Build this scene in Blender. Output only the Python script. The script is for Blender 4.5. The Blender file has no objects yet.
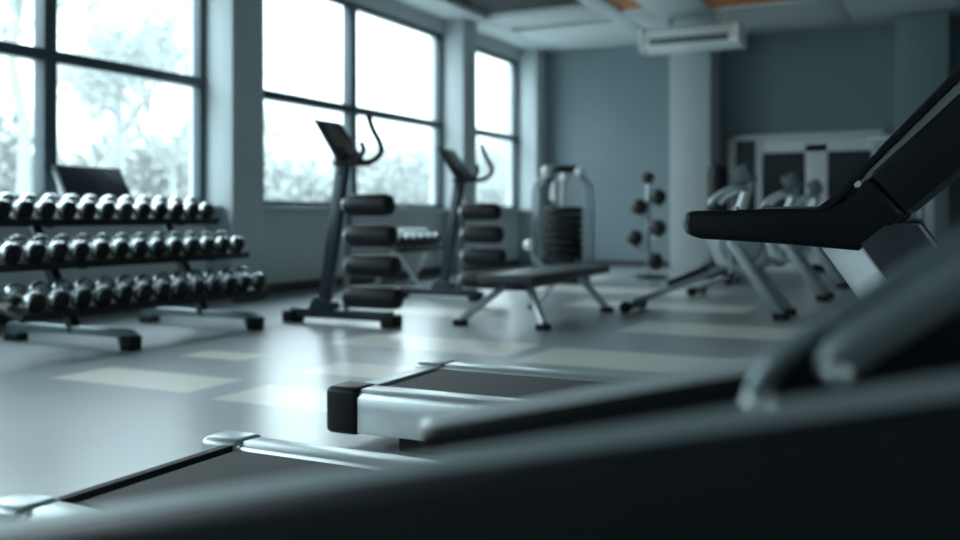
import bpy, bmesh, math, random
from mathutils import Vector, Matrix, Euler

random.seed(7)
sc = bpy.context.scene
COL = sc.collection
PI = math.pi

# ------------------------------------------------------------------ camera numbers
F_PX = 950.0
CAM_H = 1.0
HORIZON = 216.0
THETA = math.atan(470.0 / F_PX)          # the wall of windows runs along +Y, the camera is turned left of it
CT, ST = math.cos(THETA), math.sin(THETA)


def at(px, py, Y):
    """point of the plane y = Y that the photo shows at pixel px, py"""
    r = (px - 480.0) / F_PX
    X = Y * (r * CT - ST) / (r * ST + CT)
    z = -X * ST + Y * CT
    return (X, CAM_H - (py - HORIZON) * z / F_PX)


# ------------------------------------------------------------------ materials
MATS = {}


def mat(name, color, rough=0.5, metal=0.0, spec=0.5, var=0.08, scale=14.0, bump=0.0, coat=0.0, rvar=0.05):
    m = bpy.data.materials.new(name)
    m.use_nodes = True
    nt = m.node_tree
    N, L = nt.nodes, nt.links
    b = N['Principled BSDF']
    b.inputs['Metallic'].default_value = metal
    b.inputs['Specular IOR Level'].default_value = spec
    b.inputs['Coat Weight'].default_value = coat
    tc = N.new('ShaderNodeTexCoord')
    ns = N.new('ShaderNodeTexNoise')
    ns.inputs['Scale'].default_value = scale
    ns.inputs['Detail'].default_value = 4
    L.new(tc.outputs['Object'], ns.inputs['Vector'])
    mr = N.new('ShaderNodeMapRange')
    mr.inputs['To Min'].default_value = 1 - var
    mr.inputs['To Max'].default_value = 1 + var
    L.new(ns.outputs['Fac'], mr.inputs['Value'])
    mx = N.new('ShaderNodeVectorMath')
    mx.operation = 'SCALE'
    mx.inputs[0].default_value = color
    L.new(mr.outputs['Result'], mx.inputs['Scale'])
    L.new(mx.outputs['Vector'], b.inputs['Base Color'])
    rr = N.new('ShaderNodeMapRange')
    rr.inputs['To Min'].default_value = max(0.02, rough - rvar)
    rr.inputs['To Max'].default_value = min(1, rough + rvar)
    L.new(ns.outputs['Fac'], rr.inputs['Value'])
    L.new(rr.outputs['Result'], b.inputs['Roughness'])
    if bump:
        bp = N.new('ShaderNodeBump')
        bp.inputs['Strength'].default_value = bump
        bp.inputs['Distance'].default_value = 0.01
        L.new(ns.outputs['Fac'], bp.inputs['Height'])
        L.new(bp.outputs['Normal'], b.inputs['Normal'])
    MATS[name] = m
    return m


mat('wall_paint', (0.60, 0.64, 0.65), 0.75, var=0.04, scale=3, bump=0.05)
mat('pier_paint', (0.46, 0.51, 0.53), 0.7, var=0.04, scale=3)
mat('back_paint', (0.18, 0.235, 0.26), 0.7, var=0.05, scale=2)
mat('column_paint', (0.44, 0.49, 0.50), 0.7, var=0.04, scale=2)
mat('ceiling_paint', (0.54, 0.58, 0.59), 0.8, var=0.04, scale=2)
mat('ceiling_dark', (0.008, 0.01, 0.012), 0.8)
mat('wood_panel', (0.55, 0.20, 0.07), 0.5, var=0.2, scale=4)
mat('window_metal', (0.05, 0.075, 0.09), 0.4, spec=0.4)
mat('skirting', (0.05, 0.06, 0.065), 0.5)
mat('white_paint', (0.80, 0.83, 0.83), 0.5, var=0.03)
mat('dark_glass', (0.018, 0.026, 0.032), 0.25, spec=0.4)
mat('black_plastic', (0.007, 0.010, 0.012), 0.42, spec=0.3)
mat('satin_black', (0.005, 0.008, 0.011), 0.38, spec=0.28)
mat('black_rubber', (0.010, 0.012, 0.014), 0.6, spec=0.3)
mat('black_pad', (0.010, 0.012, 0.014), 0.5, spec=0.3, bump=0.1, scale=60)
mat('bench_vinyl', (0.035, 0.042, 0.046), 0.38, spec=0.5, bump=0.05, scale=60)
mat('dark_steel', (0.035, 0.05, 0.06), 0.35, metal=0.4)
mat('mid_steel', (0.22, 0.27, 0.29), 0.38, metal=0.6)
mat('silver', (0.52, 0.57, 0.58), 0.32, metal=0.75)
mat('silver_paint', (0.50, 0.56, 0.58), 0.35, metal=0.3)
mat('mast_silver', (0.42, 0.48, 0.50), 0.33, metal=0.7)
mat('chrome', (0.75, 0.78, 0.79), 0.14, metal=1.0)
mat('dumbbell_grey', (0.46, 0.50, 0.51), 0.22, metal=0.9, var=0.12)
mat('belt', (0.06, 0.058, 0.058), 0.65, spec=0.3, bump=0.2, scale=200)
mat('cover_grey', (0.035, 0.046, 0.053), 0.4)
mat('rail_grey', (0.24, 0.28, 0.29), 0.42, metal=0.5)
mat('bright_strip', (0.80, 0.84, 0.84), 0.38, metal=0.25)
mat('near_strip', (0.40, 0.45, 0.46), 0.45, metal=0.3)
mat('screen', (0.02, 0.028, 0.034), 0.22, spec=0.5)
mat('grey_plastic', (0.13, 0.16, 0.175), 0.4)
mat('ball_rubber', (0.022, 0.027, 0.03), 0.5, spec=0.4, bump=0.1, scale=40)
mat('white_knob', (0.72, 0.75, 0.75), 0.35)
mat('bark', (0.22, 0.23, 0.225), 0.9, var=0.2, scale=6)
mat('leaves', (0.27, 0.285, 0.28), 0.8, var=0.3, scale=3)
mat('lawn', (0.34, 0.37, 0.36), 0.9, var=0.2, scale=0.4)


def glass_material():
    m = bpy.data.materials.new('window_glass')
    m.use_nodes = True
    nt = m.node_tree
    N, L = nt.nodes, nt.links
    N.remove(N['Principled BSDF'])
    out = N['Material Output']
    tr = N.new('ShaderNodeBsdfTransparent')
    tr.inputs['Color'].default_value = (0.94, 0.975, 0.985, 1)
    gl = N.new('ShaderNodeBsdfGlossy')
    gl.inputs['Roughness'].default_value = 0.03
    lw = N.new('ShaderNodeLayerWeight')
    lw.inputs['Blend'].default_value = 0.5
    pw = N.new('ShaderNodeMath'); pw.operation = 'POWER'; pw.inputs[1].default_value = 5.0
    L.new(lw.outputs['Facing'], pw.inputs[0])
    fr = N.new('ShaderNodeMath'); fr.operation = 'MULTIPLY_ADD'
    fr.inputs[1].default_value = 0.5; fr.inputs[2].default_value = 0.03
    L.new(pw.outputs[0], fr.inputs[0])
    mx = N.new('ShaderNodeMixShader')
    L.new(fr.outputs[0], mx.inputs['Fac'])
    L.new(tr.outputs['BSDF'], mx.inputs[1])
    L.new(gl.outputs['BSDF'], mx.inputs[2])
    L.new(mx.outputs['Shader'], out.inputs['Surface'])
    MATS['glass'] = m


glass_material()

# pale warm rectangles mixed into the floor colour: x0, x1, y0, y1
PALE_RECTS = [(-4.98, -3.87, 4.08, 4.56), (-3.62, -2.72, 4.0, 4.5), (-4.95, -4.4, 5.15, 5.45),
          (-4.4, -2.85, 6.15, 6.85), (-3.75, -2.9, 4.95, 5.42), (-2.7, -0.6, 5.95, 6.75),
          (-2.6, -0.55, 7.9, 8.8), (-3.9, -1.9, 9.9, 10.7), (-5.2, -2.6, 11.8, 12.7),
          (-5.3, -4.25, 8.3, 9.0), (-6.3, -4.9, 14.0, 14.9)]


def floor_material():
    m = bpy.data.materials.new('floor_vinyl')
    m.use_nodes = True
    nt = m.node_tree
    N, L = nt.nodes, nt.links
    b = N['Principled BSDF']
    tc = N.new('ShaderNodeTexCoord')
    sep = N.new('ShaderNodeSeparateXYZ')
    L.new(tc.outputs['Object'], sep.inputs[0])

    def band(sock, c, h):
        a = N.new('ShaderNodeMath'); a.operation = 'SUBTRACT'; a.inputs[1].default_value = c
        L.new(sock, a.inputs[0])
        ab = N.new('ShaderNodeMath'); ab.operation = 'ABSOLUTE'
        L.new(a.outputs[0], ab.inputs[0])
        lt = N.new('ShaderNodeMapRange'); lt.interpolation_type = 'SMOOTHSTEP'
        lt.inputs['From Min'].default_value = h + .04; lt.inputs['From Max'].default_value = h - .04
        L.new(ab.outputs[0], lt.inputs['Value'])
        return lt.outputs[0]

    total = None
    for x0, x1, y0, y1 in PALE_RECTS:
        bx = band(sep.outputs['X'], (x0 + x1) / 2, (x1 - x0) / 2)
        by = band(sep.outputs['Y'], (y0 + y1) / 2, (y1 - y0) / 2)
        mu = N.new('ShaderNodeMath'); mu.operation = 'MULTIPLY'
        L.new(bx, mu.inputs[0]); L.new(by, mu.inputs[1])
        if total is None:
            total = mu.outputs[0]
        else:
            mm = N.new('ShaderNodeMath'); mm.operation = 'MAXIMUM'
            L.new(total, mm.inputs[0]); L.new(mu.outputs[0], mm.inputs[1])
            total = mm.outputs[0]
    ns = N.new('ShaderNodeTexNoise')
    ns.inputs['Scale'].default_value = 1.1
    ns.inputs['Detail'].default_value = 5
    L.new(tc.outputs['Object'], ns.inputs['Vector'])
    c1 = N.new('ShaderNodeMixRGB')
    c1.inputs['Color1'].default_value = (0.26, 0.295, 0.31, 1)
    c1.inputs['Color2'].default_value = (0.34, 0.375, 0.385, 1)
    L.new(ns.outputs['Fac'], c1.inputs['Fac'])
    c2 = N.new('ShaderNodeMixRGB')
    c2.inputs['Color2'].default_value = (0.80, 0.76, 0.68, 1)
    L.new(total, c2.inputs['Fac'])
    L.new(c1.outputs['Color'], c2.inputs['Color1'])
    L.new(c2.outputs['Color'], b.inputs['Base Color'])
    rr = N.new('ShaderNodeMapRange')
    rr.inputs['To Min'].default_value = 0.24
    rr.inputs['To Max'].default_value = 0.36
    L.new(ns.outputs['Fac'], rr.inputs['Value'])
    L.new(rr.outputs['Result'], b.inputs['Roughness'])
    b.inputs['Specular IOR Level'].default_value = 0.6
    b.inputs['Coat Weight'].default_value = 0.6
    b.inputs['Coat Roughness'].default_value = 0.28
    MATS['floor'] = m


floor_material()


# ------------------------------------------------------------------ mesh builder
class MB:
    def __init__(self):
        self.bm = bmesh.new()

    def _merge(self, t, bev=0.0, seg=2, ang=30):
        if bev > 0:
            es = [e for e in t.edges if len(e.link_faces) == 2 and e.calc_face_angle(0) > math.radians(ang)]
            bmesh.ops.bevel(t, geom=es, offset=bev, segments=seg, profile=0.5, affect='EDGES', clamp_overlap=True)
        me = bpy.data.meshes.new('tmp')
        t.to_mesh(me)
        t.free()
        self.bm.from_mesh(me)
        bpy.data.meshes.remove(me)
        return self

    def box(self, lo, hi, bev=0.0, seg=2, rot=None):
        lo, hi = Vector(lo), Vector(hi)
        c, s = (lo + hi) / 2, hi - lo
        t = bmesh.new()
        bmesh.ops.create_cube(t, size=1.0)
        M = Matrix.Translation(c)
        if rot:
            M = M @ Euler(rot).to_matrix().to_4x4()
        M = M @ Matrix.Diagonal((s.x, s.y, s.z, 1))
        bmesh.ops.transform(t, matrix=M, verts=t.verts)
        return self._merge(t, bev, seg)

    def beam(self, p, q, w, d, side=(0, 1, 0), bev=0.0):
        """rectangular bar from p to q: w along side, d across"""
        p, q = Vector(p), Vector(q)
        z = (q - p).normalized()
        s = Vector(side)
        s = (s - z * s.dot(z)).normalized()
        u = z.cross(s)
        t = bmesh.new()
        rings = []
        for o in (p, q):
            rings.append([t.verts.new(o + s * a * w / 2 + u * b * d / 2) for a, b in ((-1, -1), (1, -1), (1, 1), (-1, 1))])
        for i in range(4):
            j = (i + 1) % 4
            t.faces.new((rings[0][i], rings[0][j], rings[1][j], rings[1][i]))
        t.faces.new(rings[0][::-1])
        t.faces.new(rings[1])
        bmesh.ops.recalc_face_normals(t, faces=t.faces)
        return self._merge(t, bev)

    def prism(self, pts, y0, y1, bev=0.0, seg=3, axis='y', ang=30):
        """polygon of (x, z) points pushed along y (or of (x, y) points along z, (y, z) along x)"""
        t = bmesh.new()

        def P(a, b, c):
            return {'y': (a, c, b), 'z': (a, b, c), 'x': (c, a, b)}[axis]
        A = [t.verts.new(P(a, b, y0)) for a, b in pts]
        B = [t.verts.new(P(a, b, y1)) for a, b in pts]
        n = len(pts)
        for i in range(n):
            j = (i + 1) % n
            t.faces.new((A[i], A[j], B[j], B[i]))
        t.faces.new(A[::-1])
        t.faces.new(B)
        bmesh.ops.recalc_face_normals(t, faces=t.faces)
        return self._merge(t, bev, seg, ang)

    def tube(self, pts, r, n=10, smooth=0, cap=True):
        pts = [Vector(p) for p in pts]
        rs = list(r) if isinstance(r, (list, tuple)) else [r] * len(pts)
        if smooth:
            P, R = [], []
            for i in range(len(pts) - 1):
                p0 = pts[max(i - 1, 0)]; p1 = pts[i]; p2 = pts[i + 1]; p3 = pts[min(i + 2, len(pts) - 1)]
                for k in range(smooth):
                    u = k / smooth
                    P.append(0.5 * ((2 * p1) + (p2 - p0) * u + (2 * p0 - 5 * p1 + 4 * p2 - p3) * u * u + (3 * p1 - p0 - 3 * p2 + p3) * u ** 3))
                    R.append(rs[i] * (1 - u) + rs[i + 1] * u)
            P.append(pts[-1]); R.append(rs[-1])
            pts, rs = P, R
        t = bmesh.new()
        rings = []
        tan0 = (pts[1] - pts[0]).normalized()
        ref = Vector((0, 0, 1)) if abs(tan0.z) < 0.9 else Vector((1, 0, 0))
        u = tan0.cross(ref).normalized()
        for i, p in enumerate(pts):
            if i == 0:
                tg = tan0
            elif i == len(pts) - 1:
                tg = (pts[-1] - pts[-2]).normalized()
            else:
                tg = ((pts[i + 1] - p).normalized() + (p - pts[i - 1]).normalized()).normalized()
            u = (u - tg * u.dot(tg)).normalized()
            v = tg.cross(u)
            rings.append([t.verts.new(p + (u * math.cos(2 * PI * k / n) + v * math.sin(2 * PI * k / n)) * rs[i]) for k in range(n)])
        for a, b in zip(rings, rings[1:]):
            for k in range(n):
                j = (k + 1) % n
                t.faces.new((a[k], a[j], b[j], b[k]))
        if cap:
            t.faces.new(rings[0][::-1])
            t.faces.new(rings[-1])
        bmesh.ops.recalc_face_normals(t, faces=t.faces)
        return self._merge(t)

    def lathe(self, prof, o, d, n=20):
        """profile of (radius, distance along d)"""
        o, d = Vector(o), Vector(d).normalized()
        ref = Vector((0, 0, 1)) if abs(d.z) < 0.9 else Vector((1, 0, 0))
        u = d.cross(ref).normalized()
        v = d.cross(u)
        t = bmesh.new()
        rings = []
        for r, z in prof:
            if r < 1e-5:
                rings.append([t.verts.new(o + d * z)])
            else:
                rings.append([t.verts.new(o + d * z + (u * math.cos(2 * PI * k / n) + v * math.sin(2 * PI * k / n)) * r) for k in range(n)])
        for a, b in zip(rings, rings[1:]):
            for k in range(n):
                j = (k + 1) % n
                if len(a) == 1 and len(b) == 1:
                    continue
                if len(a) == 1:
                    t.faces.new((a[0], b[j], b[k]))
                elif len(b) == 1:
                    t.faces.new((a[k], a[j], b[0]))
                else:
                    t.faces.new((a[k], a[j], b[j], b[k]))
        if len(rings[0]) > 1:
            t.faces.new(rings[0][::-1])
        if len(rings[-1]) > 1:
            t.faces.new(rings[-1])
        bmesh.ops.recalc_face_normals(t, faces=t.faces)
        return self._merge(t)

    def ball(self, c, r, sx=1, sy=1, sz=1):
        t = bmesh.new()
        bmesh.ops.create_uvsphere(t, u_segments=20, v_segments=12, radius=r)
        bmesh.ops.transform(t, matrix=Matrix.Translation(c) @ Matrix.Diagonal((sx, sy, sz, 1)), verts=t.verts)
        return self._merge(t)

    def mesh(self, name, origin=(0, 0, 0), smooth=True):
        bm = self.bm
        bmesh.ops.translate(bm, vec=-Vector(origin), verts=bm.verts)
        if smooth:
            for f in bm.faces:
                f.smooth = True
            for e in bm.edges:
                if len(e.link_faces) == 2:
                    e.smooth = e.calc_face_angle(0) < math.radians(38)
        me = bpy.data.meshes.new(name)
        bm.to_mesh(me)
        bm.free()
        return me


def obj(name, mb, m, parent=None, origin=(0, 0, 0), smooth=True):
    o = bpy.data.objects.new(name, mb.mesh(name, origin, smooth))
    o.data.materials.append(MATS[m])
    COL.objects.link(o)
    if parent:
        o.parent = parent
    return o


def struct(name, mb, m, parent=None):
    o = obj(name, mb, m, parent)
    if parent is None:
        o['kind'] = 'structure'
    return o


class Thing:
    """an Empty at the thing's base; part() adds a mesh given in world coordinates"""

    def __init__(self, name, label, cat, origin, group=None):
        self.o = bpy.data.objects.new(name, None)
        self.o.empty_display_size = 0.1
        self.o.location = origin
        COL.objects.link(self.o)
        self.o['label'] = label
        self.o['category'] = cat
        if group:
            self.o['group'] = group
        self.org = Vector(origin)

    def part(self, name, mb, m, parent=None, label=None):
        p = obj(name, mb, m, parent or self.o, self.org)
        if label:
            p['label'] = label
        return p


def dup(root, loc, label=None, rot=None, group=None):
    r = root.copy()
    COL.objects.link(r)
    r.location = loc
    if rot:
        r.rotation_euler = rot
    if label:
        r['label'] = label
    if group:
        r['group'] = group
    for ch in list(root.children):
        c = ch.copy()
        COL.objects.link(c)
        c.parent = r
        for g in list(ch.children):
            d = g.copy()
            COL.objects.link(d)
            d.parent = c
    return r


def single(name, mb, m, label, cat, origin, group=None):
    o = obj(name, mb, m, None, origin)
    o.location = origin
    o['label'] = label
    o['category'] = cat
    if group:
        o['group'] = group
    return o


ORD = ['first', 'second', 'third', 'fourth', 'fifth', 'sixth', 'seventh', 'eighth', 'ninth', 'tenth',
       'eleventh', 'twelfth', 'thirteenth', 'fourteenth']

# ================================================================== the room
XG = -7.9          # glass plane
XP = -7.44         # room face of the piers
YB = 18.1          # back wall
XR, YF = 6.0, -4.0
HC = 4.36          # underside of the ceiling beams
SILL, HEAD, TR = 1.12, 4.14, 2.56

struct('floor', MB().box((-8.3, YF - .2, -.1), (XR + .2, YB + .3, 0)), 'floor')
PIERS = [(-3.62, -3.04), (2.6, 3.15), (8.58, 9.15), (14.4, 14.9), (17.6, YB)]
WINS = [(-3.04, 2.6, [-.2]), (3.15, 8.58, [4.75, 6.42]), (9.15, 14.4, [11.66]), (14.9, 17.6, [])]
w = MB()
for y0, y1, _ in WINS:
    w.box((XG - .2, y0, 0), (XG + .06, y1, SILL - .04))
    w.box((XG - .2, y0, HEAD), (XG + .06, y1, 4.9))
w.box((XG - .2, YF - .2, 0), (XG + .06, -3.62, 4.9))
struct('wall_left', w, 'wall_paint')
for i, (y0, y1) in enumerate(PIERS):
    struct('trim_%d' % (i + 1), MB().box((XG - .2, y0, 0), (XP, y1, 4.9), .006), 'pier_paint')
bb = MB()
for y0, y1, _ in WINS:
    bb.box((XG + .06, y0, 0), (XG + .09, y1, .13), .004)
for y0, y1 in PIERS:
    bb.box((XP, y0, 0), (XP + .025, y1, .13), .004)
struct('baseboard_left', bb, 'skirting')
for i, (y0, y1, mull) in enumerate(WINS):
    f = MB()
    a, b = XG - .06, XG + .06
    f.box((a, y0, SILL), (b, y0 + .09, HEAD), .008)
    f.box((a, y1 - .09, SILL), (b, y1, HEAD), .008)
    f.box((a, y0, SILL), (b, y1, SILL + .08), .008)
    f.box((a, y0, HEAD - .09), (b, y1, HEAD), .008)
    f.box((a - .01, y0, TR - .06), (b + .01, y1, TR + .06), .008)
    for ym in mull:
        f.box((a - .02, ym - .075, SILL), (b + .02, ym + .075, HEAD), .008)
    wn = struct('window_%d' % (i + 1), f, 'window_metal')
    obj('window_pane', MB().box((XG - .008, y0 + .02, SILL + .02), (XG, y1 - .02, HEAD - .02)), 'glass', wn)
    obj('window_sill', MB().box((XG + .02, y0 + .01, SILL - .045), (XG + .34, y1 - .01, SILL - .002), .008), 'pier_paint', wn)

struct('wall_back', MB().box((-8.1, YB, 0), (XR + .2, YB + .2, 4.9)), 'back_paint')
FILL_WIN = [(-2.4, 1.2)]  # unseen right-wall window, added to bring in fill daylight
FWIN = []
w = MB().box((XR, YF - .2, 0), (XR + .2, YB, SILL)).box((XR, YF - .2, HEAD), (XR + .2, YB, 4.9))
e = [YF - .2] + [v for p in FILL_WIN for v in p] + [YB]
for k in range(0, len(e), 2):
    w.box((XR, e[k], SILL - .01), (XR + .2, e[k + 1], HEAD + .01))
struct('wall_right', w, 'wall_paint')
w = MB().box((-8.1, YF - .2, 0), (XR, YF, SILL)).box((-8.1, YF - .2, HEAD), (XR, YF, 4.9))
e = [-8.1] + [v for p in FWIN for v in p] + [XR]
for k in range(0, len(e), 2):
    w.box((e[k], YF - .2, SILL - .01), (e[k + 1], YF, HEAD + .01))
struct('wall_front', w, 'wall_paint')
nw = len(WINS)
for k, (a, b) in enumerate(FILL_WIN + FWIN):
    f, g_ = MB(), MB()
    side = k < len(FILL_WIN)
    def bx(m, u0, u1, z0, z1, d0, d1):
        if side:
            m.box((XR + d0, u0, z0), (XR + d1, u1, z1), .006)
        else:
            m.box((u0, YF - d1, z0), (u1, YF - d0, z1), .006)
    for u0, u1, z0, z1 in ((a, a + .09, SILL, HEAD), (b - .09, b, SILL, HEAD), (a, b, SILL, SILL + .08), (a, b, HEAD - .09, HEAD), (a, b, TR - .05, TR + .05),
                           ((a + b) / 2 - .06, (a + b) / 2 + .06, SILL, HEAD)):
        bx(f, u0, u1, z0, z1, .06, .16)
    bx(g_, a + .02, b - .02, SILL + .02, HEAD - .02, .1, .108)
    wn = struct('window_%d' % (nw + k + 1), f, 'window_metal')  # these windows are added for fill daylight, never in view
    obj('window_pane', g_, 'glass', wn)  # pane of the added fill-daylight window, never in view
struct('trim_6', MB().box((-4.62, 17.2, 0), (-3.88, YB, 4.5), .01), 'column_paint')
struct('trim_7', MB().box((-.81, 17.2, 0), (-.02, YB, 4.5), .01), 'back_paint')
struct('baseboard_back', MB().box((XP, YB - .03, 0), (-4.62, YB, .13), .004).box((-3.88, YB - .03, 0), (-3.75, YB, .13), .004)
       .box((-.02, YB - .03, 0), (XR, YB, .13), .004), 'skirting')

c = MB()
for x0, x1 in ((-8.1, -7.1), (-5.2, -4.86), (-4.42, -3.5), (-1.95, -1.5), (.8, 1.3), (3.4, 3.9), (5.6, 6.2)):
    c.box((x0, YF - .2, HC), (x1, YB + .2, 4.9), .01)
for y0, y1 in ((YF - .2, -3.4), (-1.6, -1.0), (2.4, 3.0), (6.4, 7.0), (10.4, 11.0), (15.85, YB + .2)):
    c.box((-8.1, y0, HC + .002), (XR + .2, y1, 4.9), .01)
for x0, x1, y0, y1 in ((-8.1, -4.86, 14.62, 15.5), (-4.87, -4.41, 15.1, 15.86), (-4.42, XR + .2, 15.62, 15.86)):
    c.box((x0, y0, HC + .004), (x1, y1, 4.9), .01)
cl = struct('ceiling', c, 'ceiling_paint')
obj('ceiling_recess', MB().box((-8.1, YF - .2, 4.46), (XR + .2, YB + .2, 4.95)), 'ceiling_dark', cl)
obj('wood_ceiling_panel', MB().box((-4.88, 11.0, 4.40), (-4.4, 15.12, 4.47)).box((-3.52, 11.0, 4.40), (-1.93, 15.64, 4.47)), 'wood_panel', cl)

# door and glazed front in the back wall
d = MB()
X0, X1 = -3.72, -.92
ya, yb = YB - .09, YB - .01
xa = at(762, 150, YB)[0]
xb = at(806, 150, YB)[0]
xc = at(828, 150, YB)[0]
for p, q in (((X0, 0), (X0 + .13, 2.5)), ((X1 - .12, 0), (X1, 2.5)), ((X0, 2.4), (X1, 2.5)),
             ((xa - .1, 0), (xa + .02, 2.45)), ((xa, 2.16), (X1, 2.44)), ((xb, 0), (xc, 2.3)),
             ((X0, 0), (X1, .14)), ((xa, .95), (X1, 1.05))):
    d.box((p[0], ya, p[1]), (q[0], yb, q[1]), .006)
dr = struct('door_1', d, 'white_paint')
obj('door_pane', MB().box((X0 + .05, YB - .045, .1), (X1 - .05, YB - .03, 2.42)), 'dark_glass', dr)
obj('door_handle', MB().tube([(xb - .06, YB - .09, .95), (xb - .06, YB - .13, .98), (xb - .06, YB - .13, 1.3), (xb - .06, YB - .09, 1.33)], .014), 'silver', dr)

# ------------------------------------------------------------------ outdoors
g = struct('ground', MB().box((-120, -60, -.5), (70, 140, -.3)), 'lawn')


def tree(x, y, h, label, seed, leafy=1.0):
    rnd = random.Random(seed)
    org = (x, y, -.25)
    t = Thing('bare_tree', label, 'tree', org, 'hazy trees beyond the windows')
    tr, fo = MB(), bmesh.new()
    tips = []

    def grow(p, dirv, ln, r, depth):
        q = p + dirv * ln
        mid = (p + q) / 2 + Vector((rnd.uniform(-1, 1), rnd.uniform(-1, 1), 0)) * ln * .07
        tr.tube([p, mid, q], [r, r * .85, r * .62], n=6)
        if depth == 0:
            tips.append(q)
            return
        if depth < 3:
            tips.append(q)
        for _ in range(3 if depth > 1 else 4):
            nd = (dirv + Vector((rnd.uniform(-1, 1), rnd.uniform(-1, 1), rnd.uniform(-.15, .6))) * .85).normalized()
            grow(q, nd, ln * rnd.uniform(.55, .78), r * .56, depth - 1)
    grow(Vector(org), Vector((rnd.uniform(-.08, .08), rnd.uniform(-.08, .08), 1)).normalized(), h * .33, h * .02, 4)
    for tip in tips:
        for _ in range(int(34 * leafy)):
            p = tip + Vector((rnd.gauss(0, .42), rnd.gauss(0, .42), rnd.gauss(0, .4)))
            a = Vector((rnd.uniform(-1, 1), rnd.uniform(-1, 1), rnd.uniform(-1, 1))).normalized()
            b = a.orthogonal().normalized()
            s = rnd.uniform(.035, .07)
            fo.faces.new([fo.verts.new(p + a * s), fo.verts.new(p + b * s * .6), fo.verts.new(p - a * s), fo.verts.new(p - b * s * .6)])
    t.part('trunk', tr, 'bark')
    m2 = MB()
    m2.bm.free()
    m2.bm = fo
    t.part('foliage', m2, 'leaves')


tree(-22, 17.2, 11.5, 'hazy grey tree outside, behind the narrow left panes of the nearest window', 1, 1.4)
tree(-27, 24.5, 12.5, 'hazy grey tree outside, in the middle of the nearest big window', 2, 1.6)
tree(-20, 20.6, 7.6, 'low pale tree outside, near the right edge of the nearest window', 3, 1.5)
tree(-37, 21, 11.5, 'farther hazy tree outside, behind the left part of the big pane above the tilted screen', 7, 1.5)
tree(-34, 31.5, 11.0, 'farther hazy tree outside, just left of the right frame of the nearest window', 8, 1.5)
tree(-31, 37, 7.4, 'pale tree outside, behind the left half of the middle window', 4, 1.0)
tree(-22, 42.5, 6.0, 'pale low tree outside, behind the right half of the middle window', 5, 1.0)
tree(-25, 54, 6.4, 'faint pale tree outside, seen through the narrow far window', 6, 1.0)


rnd = random.Random(5)
hb = bmesh.new()
for _ in range(36000):
    y = rnd.uniform(14, 100)
    top = 4.6 + 1.3 * math.sin(y * .31) + .9 * math.sin(y * .83 + 1) + .5 * math.sin(y * 1.9)
    p = Vector((-41 + rnd.uniform(-2.2, 2.2), y, -.3 + (top + rnd.uniform(0, 1.6)) * rnd.random() ** .6))
    a = Vector((rnd.uniform(-1, 1), rnd.uniform(-1, 1), rnd.uniform(-1, 1))).normalized()
    b = a.orthogonal().normalized()
    q = rnd.uniform(.12, .28)
    hb.faces.new([hb.verts.new(p + a * q), hb.verts.new(p + b * q * .7), hb.verts.new(p - a * q), hb.verts.new(p - b * q * .7)])
m2 = MB()
m2.bm.free()
m2.bm = hb
single('tall_hedge', m2, 'leaves', 'long pale hazy hedge far outside, low behind all the windows', 'hedge', (-41, 57, -.3))

# ================================================================== ceiling unit
t = Thing('air_conditioner', 'white ceiling air conditioner with a dark slot, hung before the pale pillar', 'air conditioner', (-3.85, 15.6, HC))
y0, y1 = 15.5, 16.1
pr = [(y0, 3.8), (y0 - .05, 3.86), (y0, 4.08), (y0 + .12, 4.16), (y1, 4.16), (y1, 3.78), (y0 + .1, 3.76)]
t.part('housing', MB().prism(pr, -4.62, -3.08, .02, axis='x'), 'white_paint')
t.part('air_slot', MB().box((-4.5, y0 - .06, 3.84), (-3.2, y0 + .02, 3.95), .006), 'grey_plastic')
t.part('end_cover', MB().prism([(y0 - .07, 3.82), (y0 - .07, 3.9), (y0 - .01, 4.1), (y0 + .12, 4.18), (y1, 4.18), (y1, 3.76), (y0 + .1, 3.74)], -4.68, -4.6, .015, axis='x'), 'white_paint')
t.part('end_cover', MB().prism([(y0 - .07, 3.82), (y0 - .07, 3.9), (y0 - .01, 4.1), (y0 + .12, 4.18), (y1, 4.18), (y1, 3.76), (y0 + .1, 3.74)], -3.1, -3.02, .015, axis='x'), 'white_paint')
t.part('hanger', MB().box((-4.3, 15.9, 4.14), (-4.24, 16.0, HC + .004)), 'silver_paint')
t.part('hanger', MB().box((-3.46, 15.9, 4.14), (-3.4, 16.0, HC + .004)), 'silver_paint')

# ================================================================== dumbbells
def make_dumbbell():
    """axis along local x, +x end is the front"""
    t = Thing('dumbbell', 'x', 'dumbbell', (0, 0, 0))
    t.part('handle', MB().lathe([(.015, -.07), (.019, -.03), (.021, 0), (.019, .03), (.015, .07)], (0, 0, 0), (1, 0, 0), 12), 'chrome')
    for s in (-1, 1):
        h = t.part('head', MB().lathe([(.03, .05), (.062, .056), (.076, .068), (.081, .085), (.081, .115), (.077, .128), (.068, .134)], (0, 0, 0), (s, 0, 0), 22), 'dumbbell_grey')
        t.part('end_cap', MB().lathe([(.07, .128), (.07, .136), (.062, .139), (.0, .139)], (0, 0, 0), (s, 0, 0), 22), 'black_rubber', h, 'black end face')
    return t.o


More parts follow.
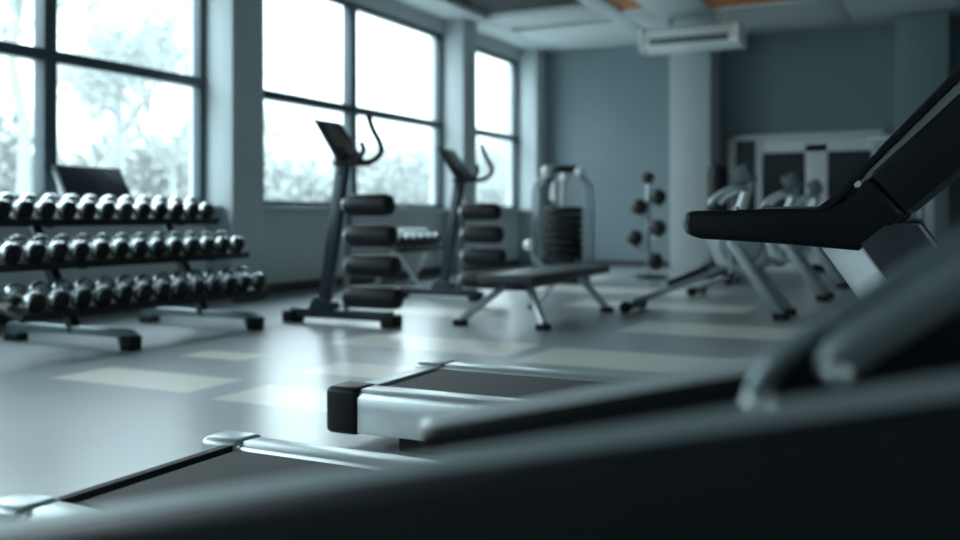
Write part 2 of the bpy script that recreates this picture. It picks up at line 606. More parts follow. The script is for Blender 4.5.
# ---- the long three tier rack under the nearest window
RY0, RY1 = 4.42, 7.06
TILT = math.radians(15)
TIERS = [('bottom', -5.82, .425), ('middle', -6.07, .76), ('top', -6.44, 1.075)]   # dumbbell centres
t = Thing('dumbbell_rack', 'long dark three-tier dumbbell rack standing under the nearest window', 'rack', (-6.1, 5.9, 0))
for yy in (5.2, 6.62):
    b = t.part('base_beam', MB().prism([(-6.78, .15), (-5.5, .15), (-5.44, .12), (-5.44, .03), (-5.56, .03), (-5.58, .09), (-6.66, .09), (-6.68, .03), (-6.8, .03), (-6.8, .13)], yy - .045, yy + .045, .008), 'mid_steel')
    t.part('rubber_foot', MB().box((-6.82, yy - .055, 0), (-6.66, yy + .055, .06), .01), 'black_rubber', b)
    t.part('rubber_foot', MB().box((-5.54, yy - .055, 0), (-5.42, yy + .055, .11), .012), 'black_rubber', b)
    t.part('upright', MB().beam((-6.06, yy, .1), (-6.54, yy, .93), .09, .07, bev=.008), 'dark_steel')
    for nm, x, z in TIERS:
        t.part('bracket', MB().beam((x - .3, yy, z - .08), (x + .1, yy, z - .155), .06, .03), 'dark_steel')
dx, dz = math.cos(TILT), -math.sin(TILT)
nx, nz = math.sin(TILT), math.cos(TILT)
for nm, x, z in TIERS:
    def q(a, b):
        return (x + dx * a + nx * b, z + dz * a + nz * b)
    t.part('shelf', MB().prism([q(-.17, -.086), q(.16, -.086), q(.175, -.05), q(.19, -.05), q(.18, -.115), q(-.17, -.115)], RY0, RY1, .004), 'black_rubber')
db = make_dumbbell()
first = True
for nm, x, z in TIERS:
    for k in range(13):
        yy = 4.56 + k * .199
        lab = 'silver dumbbell with black end faces, %s from the left on the long rack\'s %s shelf' % (ORD[k], nm)
        if first:
            db.location = (x, yy, z)
            db.rotation_euler = (0, TILT, 0)
            db['label'] = lab
            db['group'] = 'dumbbells on the long rack'
            first = False
        else:
            dup(db, (x, yy, z), lab, (0, TILT, 0), 'dumbbells on the long rack')

# ---- small rack beyond the first station
SX = -6.62
t = Thing('dumbbell_rack', 'small one-shelf dumbbell rack on slanted silver legs below the middle window', 'rack', (SX, 11.3, 0))
t.part('shelf', MB().prism([(SX - .22, .69), (SX + .16, .55), (SX + .2, .6), (SX + .21, .57), (SX + .17, .51), (SX - .22, .65)], 10.68, 11.98, .004), 'satin_black')
for yy in (10.85, 11.8):
    t.part('leg', MB().beam((SX + .0, yy, .56), (SX - .36, yy, .02), .06, .05, bev=.006), 'silver')
    t.part('leg', MB().beam((SX + .0, yy, .56), (SX + .42, yy, .02), .06, .05, bev=.006), 'silver')
    t.part('base_beam', MB().box((SX - .45, yy - .04, 0), (SX + .5, yy + .04, .05), .008), 'mid_steel')
for k in range(6):
    dup(db, (SX - .02, 10.83 + k * .2, .715), 'small-looking silver dumbbell, %s from the left on the small rack by the middle window' % ORD[k], (0, math.radians(20), 0), 'dumbbells on the small rack')

# ---- tilted screen on the sill
t = Thing('flat_screen', 'dark flat screen leaning back on the window sill above the long dumbbell rack', 'screen', (-7.66, 6.9, SILL))
a = math.radians(30)


def leanbox(y0, y1, h0, h1, t0, t1, bev):
    s, cc = math.sin(a), math.cos(a)
    return MB().prism([(-7.6 - s * h + cc * tt, SILL + cc * h + s * tt) for h, tt in ((h0, t0), (h1, t0), (h1, t1), (h0, t1))], y0, y1, bev)


bd = t.part('casing', leanbox(6.42, 7.28, 0, .45, -.035, 0, .006), 'silver_paint')
t.part('display', leanbox(6.46, 7.265, .02, .435, -.004, .004, .002), 'screen')
t.part('stand', MB().beam((-7.74, 6.9, SILL + .22), (-7.8, 6.9, SILL + .005), .12, .012), 'grey_plastic')

# ================================================================== exercise stations
def station(ox, oy, base_x0, base_x1, label, k=1.0, scr_dy=0.0):
    """console post with four stacked roller pads"""
    t = Thing('exercise_station', label, 'exercise machine', (ox, oy, 0), 'console stations with stacked roller pads')
    b = t.part('base_beam', MB().box((ox + base_x0, oy - .06, .05), (ox + base_x1, oy + .06, .14), .012), 'dark_steel')
    for xx in (ox + base_x0, ox + base_x1):
        t.part('rubber_foot', MB().box((xx - .07, oy - .09, 0), (xx + .07, oy + .09, .11), .015), 'black_rubber', b)
    t.part('foot_plate', MB().prism([(ox - .16, .13), (ox + .14, .13), (ox + .1, .2), (ox - .08, .26)], oy - .07, oy + .07, .01), 'dark_steel')
    t.part('post', MB().beam((ox - .02, oy, .12), (ox + .2, oy, 1.47 * k), .085, .12, bev=.015), 'dark_steel')
    t.part('console_neck', MB().tube([(ox + .18, oy, 1.38 * k), (ox + .22, oy, 1.52 * k), (ox + .16, oy, 1.62 * k)], [.05, .045, .04], smooth=4), 'black_plastic')
    # console plate: rises to the left, faces right and up
    y0, y1 = oy - .14 + scr_dy, oy + .28 + scr_dy
    A, B = Vector((ox + .24, 0, 1.50 * k)), Vector((ox - .03, 0, 1.89 * k))
    dv = (B - A).normalized()
    nv = Vector((dv.z, 0, -dv.x))
    pts = [A - nv * .02, B - nv * .012, B + nv * .012, A + nv * .03]
    cs = t.part('console', MB().prism([(p.x, p.z) for p in pts], y0, y1, .008), 'black_plastic')
    C, D = A + dv * .06 + nv * .024, B - dv * .04 + nv * .012
    t.part('display', MB().prism([(p.x, p.z) for p in (C, D, D + nv * .006, C + nv * .006)], y0 + .03, y1 - .03, .001), 'screen', cs)
    t.part('bracket', MB().box((ox + .14, oy - .08, 1.46 * k), (ox + .42, oy + .14, 1.52 * k), .015), 'black_plastic')
    H = 1.5 * k
    t.part('handlebar', MB().tube([(ox + .3, oy - .05, H), (ox + .52, oy - .06, H - .01), (ox + .64, oy - .07, H + .05), (ox + .66, oy - .08, H + .13),
                                   (ox + .58, oy - .09, H + .28), (ox + .54, oy - .1, H + .4)], .027, smooth=6), 'satin_black')
    t.part('handlebar', MB().tube([(ox + .34, oy - .06, H - .01), (ox + .46, oy - .13, H + .02), (ox + .52, oy - .15, H + .09), (ox + .5, oy - .16, H + .16)], .023, smooth=5), 'satin_black')
    t.part('pad_post', MB().beam((ox + .16, oy + .1, .1), (ox + .2, oy + .1, 1.12 * k), .05, .05, bev=.006), 'mid_steel')
    for i, hz in enumerate((1.10, .82, .546, .262)):
        x0, x1 = ox + .25 + .02 * (i in (1, 2)), ox + .74 + .03 * i
        hz *= k
        p = t.part('roller_pad', MB().lathe([(.05, 0), (.085, .012), (.1, .05), (.102, .12), (.104, x1 - x0 - .08), (.09, x1 - x0 - .02), (.06, x1 - x0)], (x0, oy - .02, hz), (1, 0, 0), 24), 'black_pad')
        t.part('pad_cap', MB().lathe([(.03, -.03), (.062, -.02), (.078, .004), (.09, .03), (.0, .03)], (x0, oy - .02, hz), (1, 0, 0), 20), 'silver_paint', p, 'silver end cap')
        t.part('pad_arm', MB().beam((x0 - .01, oy + .1, hz), (x0 + .02, oy - .02, hz), .03, .03, side=(0, 0, 1)), 'mid_steel')


station(-5.22, 7.3, -.37, .72, 'nearer dark console station with four black roller pads, its handle rising before the middle window')
station(-5.42, 10.0, -.6, .42, 'farther dark console station with black roller pads, behind the flat bench', .955)

# ================================================================== flat bench
t = Thing('flat_bench', 'flat black padded workout bench on splayed silver legs', 'bench', (-3.57, 8.75, 0))
bx0, bx1, by0, by1 = -3.85, -3.29, 7.7, 9.84
t.part('pad', MB().box((bx0, by0, .385), (bx1, by1, .47), .028, 4), 'bench_vinyl')
t.part('frame_rail', MB().box((-3.63, 7.85, .32), (-3.51, 9.7, .388), .01), 'dark_steel')
for yt, yf in ((8.0, 7.72), (9.32, 9.45)):
    for xt, xf in ((-3.68, -4.02), (-3.46, -3.2)):
        lg = t.part('leg', MB().beam((xt, yt, .37), (xf, yf, .04), .07, .06, bev=.008), 'silver_paint')
        t.part('rubber_foot', MB().box((xf - .06, yf - .05, 0), (xf + .06, yf + .05, .055), .012), 'black_rubber', lg)
    t.part('cross_brace', MB().beam((-3.72, yt, .335), (-3.42, yt, .335), .04, .04, bev=.004), 'dark_steel')

# ================================================================== weight machine in the corner
WX, WY = -5.3, 13.55
t = Thing('weight_machine', 'round-framed weight machine with black plate stack and white knobs, behind the bench', 'weight machine', (WX, WY, 0))
t.part('base_plate', MB().lathe([(.4, 0), (.42, .02), (.42, .06), (.38, .09), (0, .09)], (WX, WY, 0), (0, 0, 1), 28), 'dark_steel')
for i in range(7):
    z = .34 + i * .115
    t.part('weight_plate', MB().lathe([(.28, 0), (.305, .015), (.305, .09), (.28, .107), (0, .107)], (WX + .01, WY, z), (0, 0, 1), 28), 'black_pad')
t.part('pedestal', MB().lathe([(.2, .08), (.18, .14), (.22, .34), (0, .34)], (WX, WY, 0), (0, 0, 1), 20), 'dark_steel')
for s in (-1, 1):
    for u in (-1, 1):
        t.part('frame_tube', MB().tube([(WX + s * .39, WY + u * .14, .06), (WX + s * .43, WY + u * .14, .5), (WX + s * .43, WY + u * .13, 1.3), (WX + s * .39, WY + u * .1, 1.5), (WX + s * .2, WY + u * .06, 1.66), (WX, WY + u * .04, 1.7)], .022, smooth=6), 'mid_steel')
t.part('top_cap', MB().lathe([(.2, 0), (.24, .02), (.25, .06), (.22, .1), (0, .12)], (WX + .03, WY, 1.66), (0, 0, 1), 24), 'black_plastic')
for kx, ky, kz, r in ((-.2, -.16, 1.68, .085), (.34, -.16, 1.66, .08), (.13, -.26, 1.57, .075)):
    t.part('white_knob', MB().ball((WX + kx, WY + ky, kz), r), 'white_knob')
    t.part('knob_arm', MB().tube([(WX + kx * .4, WY, 1.64), (WX + kx, WY + ky, kz)], .022), 'silver_paint')
t.part('cable', MB().tube([(WX, WY - .02, 1.66), (WX, WY - .3, 1.5)], .012), 'silver_paint')
t.part('hanging_grip', MB().lathe([(0, 0), (.04, .02), (.065, .09), (.05, .2), (.025, .3), (0, .31)], (WX, WY - .33, 1.2), (0, 0, 1), 16), 'white_knob')
t.part('selector_rod', MB().tube([(WX, WY, .9), (WX, WY, 1.68)], .025), 'silver')
t.part('lever', MB().tube([(WX, WY - .3, .18), (WX - .25, WY - .35, .3), (WX - .38, WY - .36, .52)], .024, smooth=5), 'silver')
t.part('lever_ball', MB().ball((WX - .4, WY - .36, .56), .085), 'white_knob')

# ================================================================== ball tree
BX, BY = -4.95, 15.0
# keep it on the line of sight of the photo's pole
BX = at(648, 250, BY)[0]
t = Thing('ball_rack', 'upright silver ball rack standing left of the pale pillar', 'rack', (BX, BY, 0))
t.part('pole', MB().tube([(BX, BY, .04), (BX, BY, 1.52)], .035, n=14), 'silver')
t.part('base_plate', MB().lathe([(.3, 0), (.32, .015), (.3, .04), (.06, .06), (0, .06)], (BX, BY, 0), (0, 0, 1), 24), 'dark_steel')
balls = []
spots = [(639, 207, 'upper left'), (635, 238, 'lower left'), (658, 197, 'top right'), (658, 228, 'middle right'), (655, 261, 'lowest right')]
for px, py, wh in spots:
    bxx, bz = at(px, py, BY - .12)
    rr = .134
    balls.append((bxx, BY - .12, bz, rr, wh))
    s = 1 if bxx > BX else -1
    t.part('cradle_arm', MB().tube([(BX, BY, bz - rr - .03), (bxx - s * .02, BY - .12, bz - rr - .02), (bxx + s * .08, BY - .12, bz - rr + .01)], .014, smooth=4), 'silver')
    t.part('cradle_ring', MB().lathe([(.08, 0), (.09, .012), (.075, .012)], (bxx, BY - .12, bz - rr - .006), (0, 0, 1), 18), 'silver')
balls.append((BX + .0, BY, 1.52 + .1, .1, 'topmost small'))
for bxx, byy, bz, rr, wh in balls:
    single('medicine_ball', MB().ball((bxx, byy, bz), rr), 'ball_rubber', 'black medicine ball, %s one on the silver ball rack by the pillar' % wh, 'medicine ball', (bxx, byy, bz), 'medicine balls on the rack')

# ================================================================== punch bag by the column
t = Thing('punching_bag', 'tall black punching bag standing right of the pale pillar', 'punching bag', (-3.15, 15.4, 0))
px_, _ = at(718, 200, 15.4)
t.o.location.x = px_
t.org = Vector((px_, 15.4, 0))
t.part('bag', MB().lathe([(.1, .5), (.15, .54), (.165, .62), (.165, 1.7), (.14, 1.8), (0, 1.84)], (px_, 15.4, 0), (0, 0, 1), 22), 'black_pad')
t.part('stem', MB().lathe([(.08, .28), (.07, .52)], (px_, 15.4, 0), (0, 0, 1), 14), 'mid_steel')
t.part('base', MB().lathe([(.3, 0), (.32, .06), (.24, .24), (.1, .3), (0, .3)], (px_, 15.4, 0), (0, 0, 1), 24), 'black_plastic')

# ================================================================== exercise bikes in a row at the back right
def bike(dx, dy, label):
    Y = 9.7
    t = Thing('exercise_bike', label, 'exercise bike', (-1.95 + dx, Y + dy, 0), 'exercise bikes in a row')
    def v(x, y, z):
        return (x + dx, Y + y + dy, z)
    t.part('rear_rail', MB().beam(v(-2.98, 0, .09), v(-1.9, 0, .55), .09, .07, bev=.01), 'mid_steel')
    t.part('rail_pad', MB().beam(v(-2.62, 0, .30), v(-2.2, 0, .48), .16, .05, bev=.012), 'black_pad')
    b = t.part('rear_foot', MB().tube([v(-2.99, -.28, .06), v(-2.99, .28, .06)], .04), 'dark_steel')
    for s in (-1, 1):
        t.part('rubber_foot', MB().lathe([(.05, 0), (.06, .02), (.06, .08), (.05, .1)], v(-2.99, s * .28 - .05, .06), (0, 1, 0), 14), 'black_rubber', b)
    for s in (-1, 1):
        lg = t.part('front_leg', MB().beam(v(-1.99, s * .09, .8), v(-1.46, s * .24, .04), .075, .11, bev=.012), 'rail_grey')
        t.part('rubber_foot', MB().box(v(-1.53, s * .24 - .06, 0), v(-1.38, s * .24 + .06, .07), .012), 'black_rubber', lg)
    t.part('drive_housing', MB().prism([(x + dx, z) for x, z in ((-2.1, .5), (-1.78, .42), (-1.62, .6), (-1.7, .95), (-1.9, 1.1), (-2.08, 1.0), (-2.16, .74))], Y + dy - .09, Y + dy + .09, .03), 'silver_paint')
    fw = t.part('flywheel', MB().lathe([(.06, 0), (.2, .01), (.215, .03), (.215, .05), (.2, .07), (.0, .075)], v(-1.86, -.14, .72), (0, 1, 0), 26), 'mid_steel')
    t.part('crank', MB().beam(v(-1.95, -.17, .62), v(-1.95, -.17, .42), .03, .025), 'silver')
    t.part('pedal', MB().box(v(-2.0, -.28, .4), v(-1.9, -.17, .43), .006), 'black_plastic')
    t.part('seat_post', MB().beam(v(-2.1, 0, .52), v(-2.24, 0, .86), .05, .05, bev=.006), 'silver')
    t.part('seat', MB().prism([(-2.42 + dx, .86), (-2.1 + dx, .86), (-2.06 + dx, .89), (-2.14 + dx, .93), (-2.4 + dx, .95), (-2.45 + dx, .92)], Y + dy - .1, Y + dy + .1, .02), 'black_pad')
    t.part('mast', MB().tube([v(-1.9, 0, 1.0), v(-1.82, 0, 1.25), v(-1.8, 0, 1.36)], [.06, .05, .045], smooth=4), 'silver_paint')
    t.part('console', MB().box(v(-1.92, -.16, 1.32), v(-1.76, .16, 1.5), .02, rot=(0, math.radians(-25), 0)), 'grey_plastic')
    for s in (-1, 1):
        t.part('handlebar', MB().tube([v(-1.82, s * .05, 1.26), v(-1.9, s * .22, 1.28), v(-2.06, s * .25, 1.2), v(-2.14, s * .24, 1.12)], .03, smooth=5), 'silver_paint')


bike(0, 0, 'nearest silver exercise bike of the row, its slanted rail reaching out toward the bench')
bike(.12, 2.3, 'second silver exercise bike of the row, behind the raised treadmill armrest')
bike(.12, 4.5, 'farthest silver exercise bike of the row, before the white-framed glass doors')

# ================================================================== cable machine far right
CX, CY = -.62, 15.2
t = Thing('cable_machine', 'pale silver cable machine with two posts, seen below the raised treadmill console', 'weight machine', (CX, CY, 0))
for s in (-1, 1):
    t.part('post', MB().box((CX + s * .36 - .06, CY - .06, .05), (CX + s * .36 + .06, CY + .06, 2.1), .01), 'silver_paint')
    t.part('base_foot', MB().box((CX + s * .36 - .07, CY - .55, 0), (CX + s * .36 + .07, CY + .4, .08), .015), 'silver_paint')
t.part('top_beam', MB().box((CX - .46, CY - .07, 2.08), (CX + .46, CY + .07, 2.2), .012), 'silver_paint')
t.part('lower_beam', MB().box((CX - .3, CY - .05, .3), (CX + .3, CY + .05, .42), .01), 'silver_paint')
t.part('shield', MB().box((CX - .3, CY + .02, .42), (CX - .02, CY + .05, 1.9), .006), 'silver_paint')
for i in range(7):
    t.part('weight_plate', MB().box((CX - .01, CY - .09, .44 + i * .075), (CX + .26, CY + .05, .51 + i * .075), .006), 'black_rubber')
for s in (0.03, 0.22):
    t.part('guide_rod', MB().tube([(CX + s, CY - .02, .4), (CX + s, CY - .02, 2.1)], .014), 'chrome')
t.part('pulley', MB().lathe([(.07, -.015), (.09, -.012), (.08, 0), (.09, .012), (.07, .015)], (CX - .15, CY - .14, .95), (1, 0, 0), 20), 'black_plastic')
t.part('cable_handle', MB().tube([(CX - .2, CY - .2, .8), (CX - .15, CY - .2, .9), (CX - .1, CY - .2, .8), (CX - .2, CY - .2, .8)], .012), 'silver')

# ================================================================== treadmills
def rail_profile(y0, y1, h0, h1, inner):
    """cross section (y, z) of a deck rail with a rolled top edge"""
    return [(y0, h0), (y0, h1 - .035), (y0 + .012, h1 - .012), (y0 + .035, h1), (y1 - .02, h1), (y1, h1 - .012), (y1, h0)]


def deck(t, x0, x1, y0, y1, h, low, rail_w, cap_mat, cover_mat, hood_x, cap_far='silver', rear=.15, poke=.02, rr=.036):
    """running deck: two rails, rear caps, roller cover, belt, feet, motor hood; x0 is the rear end"""
    t.part('side_rail', MB().prism(rail_profile(y0, y0 + rail_w, low, h, 1), x0 + rear - .01, x1, axis='x', bev=.003), 'silver')
    t.part('side_rail', MB().prism(rail_profile(y1 - rail_w, y1, low, h, 1), x0 + rear - .01, x1, axis='x', bev=.003), 'silver')
    for yy0, yy1, cm in ((y0 - .012, y0 + rail_w + .004, cap_mat), (y1 - rail_w - .004, y1 + .012, cap_far)):
        t.part('end_cap', MB().box((x0 - poke, yy0, low - .012), (x0 + rear, yy1, h + .008), .028, 4), cm, label='black rear end cap' if cm == 'black_plastic' else None)
    t.part('roller_cover', MB().prism([(x0, low), (x0 - .004, h - .05), (x0 + .03, h - .012), (x0 + rear - .02, h - .006), (x0 + rear - .02, low)], y0 + rail_w, y1 - rail_w, .004), cover_mat)
    t.part('rear_roller', MB().tube([(x0 + rear + .01, y0 + rail_w, h - .019 - rr), (x0 + rear + .01, y1 - rail_w, h - .019 - rr)], rr, n=16), 'black_rubber')
    t.part('belt', MB().prism([(x0 + rear + .005, h - .018), (x0 + rear + .03, h - .012), (hood_x + .05, h - .012), (hood_x + .05, h - .03), (x0 + rear + .02, h - .035)], y0 + rail_w + .03, y1 - rail_w - .03), 'belt')
    t.part('deck_board', MB().box((x0 + rear + .03, y0 + rail_w - .002, low + .02), (hood_x + .05, y1 - rail_w + .002, h - .032)), 'black_plastic')
    for xx in (x0 + .42, x1 - .2):
        for yy in (y0 + .1, y1 - .1):
            t.part('rubber_foot', MB().box((xx - .09, yy - .07, 0), (xx + .09, yy + .07, low + .01), .012), 'black_rubber')
    t.part('motor_hood', MB().prism([(hood_x, h - .02), (hood_x + .14, h + .1), (x1 - .12, h + .12), (x1, h + .02), (x1 + .02, low), (hood_x, low)], y0 + .04, y1 - .04, .03), 'black_plastic')


# ---- the treadmill whose armrest and console stand in focus
MY0, MY1 = 3.43, 4.35
t = Thing('treadmill', 'silver treadmill with black armrest and raised console at right, sharpest in view', 'treadmill', (-1.1, 3.89, 0), 'treadmills in a row')
deck(t, -2.43, .42, MY0, MY1, .25, .065, .16, 'black_plastic', 'silver', -.33)
YN = 3.43
cheek_px = [(686, 211), (684, 222), (686, 235), (700, 239), (780, 244), (858, 251), (882, 232), (905, 213), (960, 168), (1010, 127), (1008, 16), (960, 71), (914, 123), (868, 176),
            (850, 195), (838, 203), (818, 208), (760, 209)]
cheek = [at(px, py, YN) for px, py in cheek_px]
arm_px = cheek_px[:6] + [(882, 232), (905, 213), (868, 176)] + cheek_px[14:]
cons_px = [(905, 213), (960, 168), (1010, 127), (1010, 47), (960, 92), (919, 130), (870, 174)]
for yy0, yy1 in ((MY0, MY0 + .13), (MY1 - .13, MY1)):
    ap = t.part('armrest', MB().prism([at(px, py, YN) for px, py in arm_px], yy0, yy1, .022, 4, ang=50), 'satin_black')
    X_, Z_ = at(690, 223, YN)
    t.part('armrest_tip', MB().prism([at(px, py, YN) for px, py in ((684, 213), (682.5, 222), (684, 233), (690, 236), (692, 224), (690, 211))], yy0 + .004, yy1 - .004, .012, 3, ang=50), 'grey_plastic', ap, 'grey tip')
    X_, Z_ = at(734, 210, YN)
    t.part('button', MB().box((X_ - .008, yy0 + .012, Z_ - .012), (X_ + .008, yy0 + .05, Z_ + .012), .003), 'white_knob', ap, 'small white button')
    X_, Z_ = at(790, 208, YN)
    t.part('grip_inlay', MB().box((X_ - .1, yy0 + .03, Z_ - .01), (X_ + .08, yy0 + .1, Z_ + .006), .003), 'grey_plastic', ap)
cc = t.part('console', MB().prism([at(px, py, YN) for px, py in cons_px], MY0 + .004, MY1 - .004, .012, 3, ang=50), 'black_plastic')
# panel stack on the console's face: grey bezel, then dark display frame
def off(px, py, d, s=0.0):
    x, z = at(px, py, YN)
    return (x - d * .70 + s * .714, z + d * .714 + s * .70)
p0, p1 = (866, 165), (1004, 27)
t.part('bezel', MB().prism([at(px, py, YN) for px, py in ((850, 192), (868, 170), (960, 79), (1010, 30), (1010, 50), (960, 95), (919, 133), (872, 177))], MY0 + .012, MY1 - .012, .005, 3, ang=50), 'rail_grey', cc, 'grey bezel strip')
t.part('display_frame', MB().prism([at(px, py, YN) for px, py in ((812, 211), (835, 194), (867, 161), (960, 69), (1010, 20), (1010, 29), (960, 78), (870, 167), (850, 190), (838, 202), (828, 212))], MY0 + .004, MY1 - .004, .005, 3, ang=50), 'satin_black', cc)
t.part('display', MB().prism([off(*p0, .005, .06), off(*p0, .022, .06), off(*p1, .022, -.06), off(*p1, .005, -.06)], MY0 + .12, MY1 - .12, .002), 'screen', cc)
X_, Z_ = at(857, 184, YN)
t.part('hinge_highlight', MB().lathe([(.0, -.008), (.011, -.007), (.014, 0), (.011, .01)], (X_, MY0 + .012, Z_), (0, 1, 0), 18), 'white_knob', cc, 'white disc standing in for a hinge highlight')  # highlight at the hinge, put in as a small white disc
t.part('cross_bar', MB().box((X_ + .02, MY0 + .1, Z_ - .1), (X_ + .1, MY1 - .1, Z_ - .04), .02), 'black_plastic')
for yy0, sgn in ((MY0 + .015, 1), (MY1 - .015, -1)):
    # leaning mast with a broad chamfer toward the windows
    tx, tz = at(800, 225, YN)
    bx_, bz_ = tx + .54, tz - .78
    wd = .36
    mb = MB()
    tm = bmesh.new()
    rings = []
    for ox, oz in ((tx, tz), (bx_, bz_)):
        prof = [(0, .13), (.0, .105), (.145, 0), (wd, 0), (wd, .13)]
        rings.append([tm.verts.new((ox + a_, yy0 + sgn * b_, oz)) for a_, b_ in prof])
    n_ = 5
    for i in range(n_):
        j = (i + 1) % n_
        tm.faces.new((rings[0][i], rings[0][j], rings[1][j], rings[1][i]))
    tm.faces.new(rings[0][::-1])
    tm.faces.new(rings[1])
    bmesh.ops.recalc_face_normals(tm, faces=tm.faces)
    mb._merge(tm, .008)
    ms = t.part('mast', mb, 'silver')
    cv = MB()
    tm = bmesh.new()
    rings = []
    for ox, oz in ((tx, tz), (bx_, bz_)):
        rings.append([tm.verts.new((ox + a_, yy0 + sgn * b_, oz)) for a_, b_ in ((.15, .012), (.15, -.012), (wd + .006, -.012), (wd + .006, .1))])
    for i in range(4):
        j = (i + 1) % 4
        tm.faces.new((rings[0][i], rings[0][j], rings[1][j], rings[1][i]))
    tm.faces.new(rings[0][::-1])
    tm.faces.new(rings[1])
    bmesh.ops.recalc_face_normals(tm, faces=tm.faces)
    cv._merge(tm, .004)
    t.part('mast_cover', cv, 'cover_grey', ms, 'dark grey side cover')

# ---- the next treadmill, its deck below and to the left
t = Thing('treadmill', 'low treadmill deck with silver rear caps, between camera and the sharp treadmill', 'treadmill', (-.85, 2.1, 0), 'treadmills in a row')
SY0, SY1 = 1.64, 2.58
deck(t, -2.2, .62, SY0, SY1, .25, .065, .13, 'silver', 'black_rubber', .0, 'silver', .1, .07, .02)
for yy in (SY0 + .07, SY1 - .07):
    t.part('mast', MB().beam((.5, yy, .3), (.42, yy, 1.12), .07, .14, bev=.015), 'mast_silver')
    t.part('armrest', MB().tube([(.1, yy, 1.0), (.2, yy, 1.0), (.38, yy, 1.04), (.5, yy, 1.12)], [.03, .034, .036, .036], n=14, smooth=5), 'satin_black')
cs = t.part('console', MB().prism([(.36, 1.02), (.44, 1.0), (.72, 1.42), (.66, 1.5), (.6, 1.48)], SY0, SY1, .02), 'black_plastic')
t.part('display', MB().prism([(.395, 1.11), (.375, 1.12), (.57, 1.45), (.585, 1.44)], SY0 + .1, SY1 - .1, .002), 'screen', cs)

# ---- the nearest treadmill: two sloping handrails and the blurred console
t = Thing('treadmill', 'nearest black treadmill, its blurred sloping handrails crossing the foreground', 'treadmill', (-.9, 1.0, 0), 'treadmills in a row')
deck(t, -2.2, .75, .56, 1.5, .25, .065, .14, 'black_plastic', 'black_plastic', .1, 'black_plastic')
# far handrail
YA = 1.4
pa = [(432, 428), (428, 436), (430, 446), (440, 450), (560, 440), (760, 418), (860, 402), (860, 352), (760, 370), (600, 398), (445, 425)]
fr = t.part('handrail', MB().prism([at(px, py, YA) for px, py in pa], YA - .035, YA + .04, .014, 4, ang=50), 'satin_black')
tp = [(429, 438), (431, 430), (440, 425), (600, 398), (760, 370), (860, 352)]
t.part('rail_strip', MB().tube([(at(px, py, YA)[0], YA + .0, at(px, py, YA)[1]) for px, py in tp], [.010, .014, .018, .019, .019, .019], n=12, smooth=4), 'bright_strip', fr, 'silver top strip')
# near handrail, thick and close to the lens
YC = .80
L0, L1 = at(0, 521, YC), at(960, 375, YC)
sl = (L1[1] - L0[1]) / (L1[0] - L0[0])
def nl(x):        # its sloping top line
    return L0[1] + (x - L0[0]) * sl
xs = [-1.5, -1.2, -.8, -.5, -.2, .1, .35]
top = [(x, nl(x) - .012) for x in xs]
bot = [(x, nl(x) - .19 - .04 * (x + 1.3)) for x in reversed(xs)]
nr = t.part('handrail', MB().prism(top + bot + [(-1.54, nl(-1.5) - .08)], YC - .045, YC + .04, .02, 5, ang=50), 'satin_black')
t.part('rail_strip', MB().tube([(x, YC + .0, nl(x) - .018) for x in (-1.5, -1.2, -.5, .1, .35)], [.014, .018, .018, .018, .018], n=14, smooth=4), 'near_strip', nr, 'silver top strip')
# console: rounded cheek, tube rim and tilted panel
YE = 1.08
cp = [(752, 412), (756, 392), (772, 372), (800, 345), (860, 305), (960, 240), (1060, 176), (1060, 420), (960, 470), (840, 450), (770, 430)]
cs = t.part('console', MB().prism([at(px, py, YE) for px, py in cp], YE + .02, 1.33, .018, 4, ang=40), 'black_plastic')
rim = [(757, 408), (758, 390), (773, 368), (802, 344), (860, 306), (960, 241), (1060, 177)]
t.part('rim_tube', MB().tube([(at(px, py, YE)[0], YE + .01, at(px, py, YE)[1]) for px, py in rim], [.013, .015, .014, .013, .013, .013, .013], n=14, smooth=5), 'mid_steel', cs, 'steel rim')
ends = at(759, 405, YE)
t.part('rim_cap', MB().ball((ends[0], YE + .004, ends[1]), .02), 'silver', cs, 'bright rounded rim end')
bnd = [(838, 376), (838, 362), (856, 344), (890, 322), (960, 277), (1060, 213)]
t.part('grip_bar', MB().tube([(at(px, py, YE)[0], YE + .004, at(px, py, YE)[1]) for px, py in bnd], [.018, .024, .025, .025, .025, .025], n=16, smooth=5), 'rail_grey', cs, 'grey grip bar')
sp = at(839, 372, YE)
t.part('highlight', MB().ball((sp[0], YE - .012, sp[1]), .014), 'silver', cs, 'small silver ball standing in for a highlight')  # silver ball standing in for a highlight on the grip bar
for yy in (.8, 1.4):
    t.part('mast', MB().beam((.3, yy, nl(.3) - .1), (.55, yy, .2), .07, .16, bev=.015), 'mast_silver')

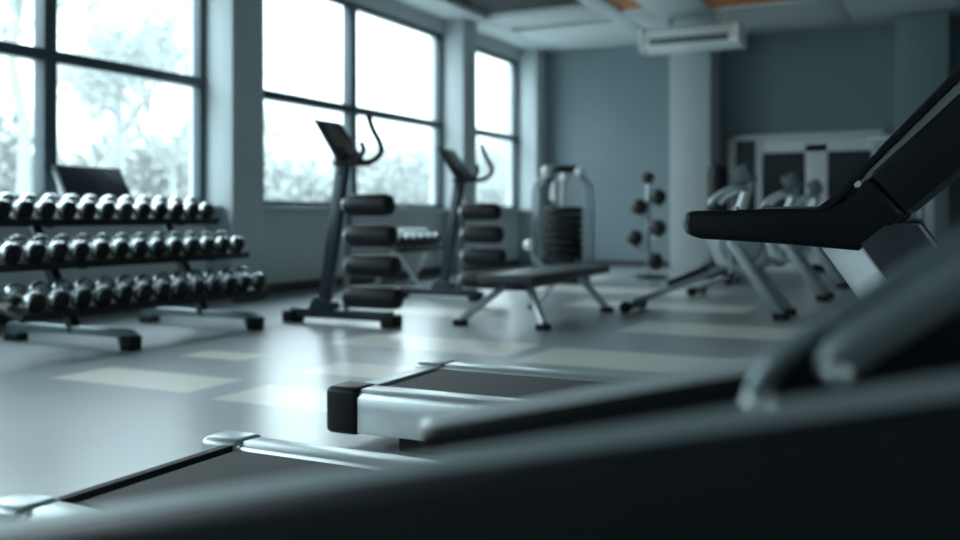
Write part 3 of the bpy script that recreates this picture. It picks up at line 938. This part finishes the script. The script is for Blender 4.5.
# ================================================================== light
wd_ = bpy.data.worlds.new('overcast_sky')
sc.world = wd_
wd_.use_nodes = True
N, L = wd_.node_tree.nodes, wd_.node_tree.links
bg = N['Background']
tc = N.new('ShaderNodeTexCoord')
sp_ = N.new('ShaderNodeSeparateXYZ')
L.new(tc.outputs['Generated'], sp_.inputs[0])
cr = N.new('ShaderNodeValToRGB')
el = cr.color_ramp.elements
el[0].position = 0.0
el[0].color = (0.25, 0.295, 0.308, 1)
el[1].position = 0.8
el[1].color = (1.15, 1.36, 1.44, 1)
x_ = el.new(.2)
x_.color = (0.42, 0.50, 0.52, 1)
L.new(sp_.outputs['Z'], cr.inputs['Fac'])
L.new(cr.outputs['Color'], bg.inputs['Color'])
bg.inputs['Strength'].default_value = 1.0
ports = [((XG - .1, (y0 + y1) / 2), (0, -PI / 2, 0), y1 - y0) for y0, y1, _ in WINS]
ports += [((XR + .2, (a + b) / 2), (0, PI / 2, 0), b - a) for a, b in FILL_WIN]
ports += [(((a + b) / 2, YF - .2), (0, -PI / 2, PI / 2), b - a) for a, b in FWIN]
for (px, py), rot, wdt in ports:
    li = bpy.data.lights.new('window_portal', 'AREA')
    li.shape = 'RECTANGLE'
    li.size = HEAD - SILL
    li.size_y = wdt
    li.cycles.is_portal = True
    lo = bpy.data.objects.new('window_portal', li)
    COL.objects.link(lo)
    lo.location = (px, py, (SILL + HEAD) / 2)
    lo.rotation_euler = rot

# ================================================================== camera
cam = bpy.data.cameras.new('camera')
co = bpy.data.objects.new('camera', cam)
COL.objects.link(co)
co.location = (0, 0, CAM_H)
co.rotation_euler = (PI / 2, 0, THETA)
cam.sensor_width = 36.0
cam.lens = 36.0 * F_PX / 960.0
cam.shift_y = -(270.0 - HORIZON) / 960.0
cam.clip_start = .02
cam.clip_end = 400
cam.dof.use_dof = True
cam.dof.focus_distance = 3.4
cam.dof.aperture_fstop = 1.2
sc.camera = co

vs = sc.view_settings
vs.view_transform = 'Standard'
vs.look = 'None'
vs.gamma = 1.0
vs.use_curve_mapping = False
vs.exposure = 3.2
sc.cycles.use_denoising = True
sc.cycles.max_bounces = 10
sc.cycles.diffuse_bounces = 6
sc.cycles.caustics_reflective = False
sc.cycles.caustics_refractive = False
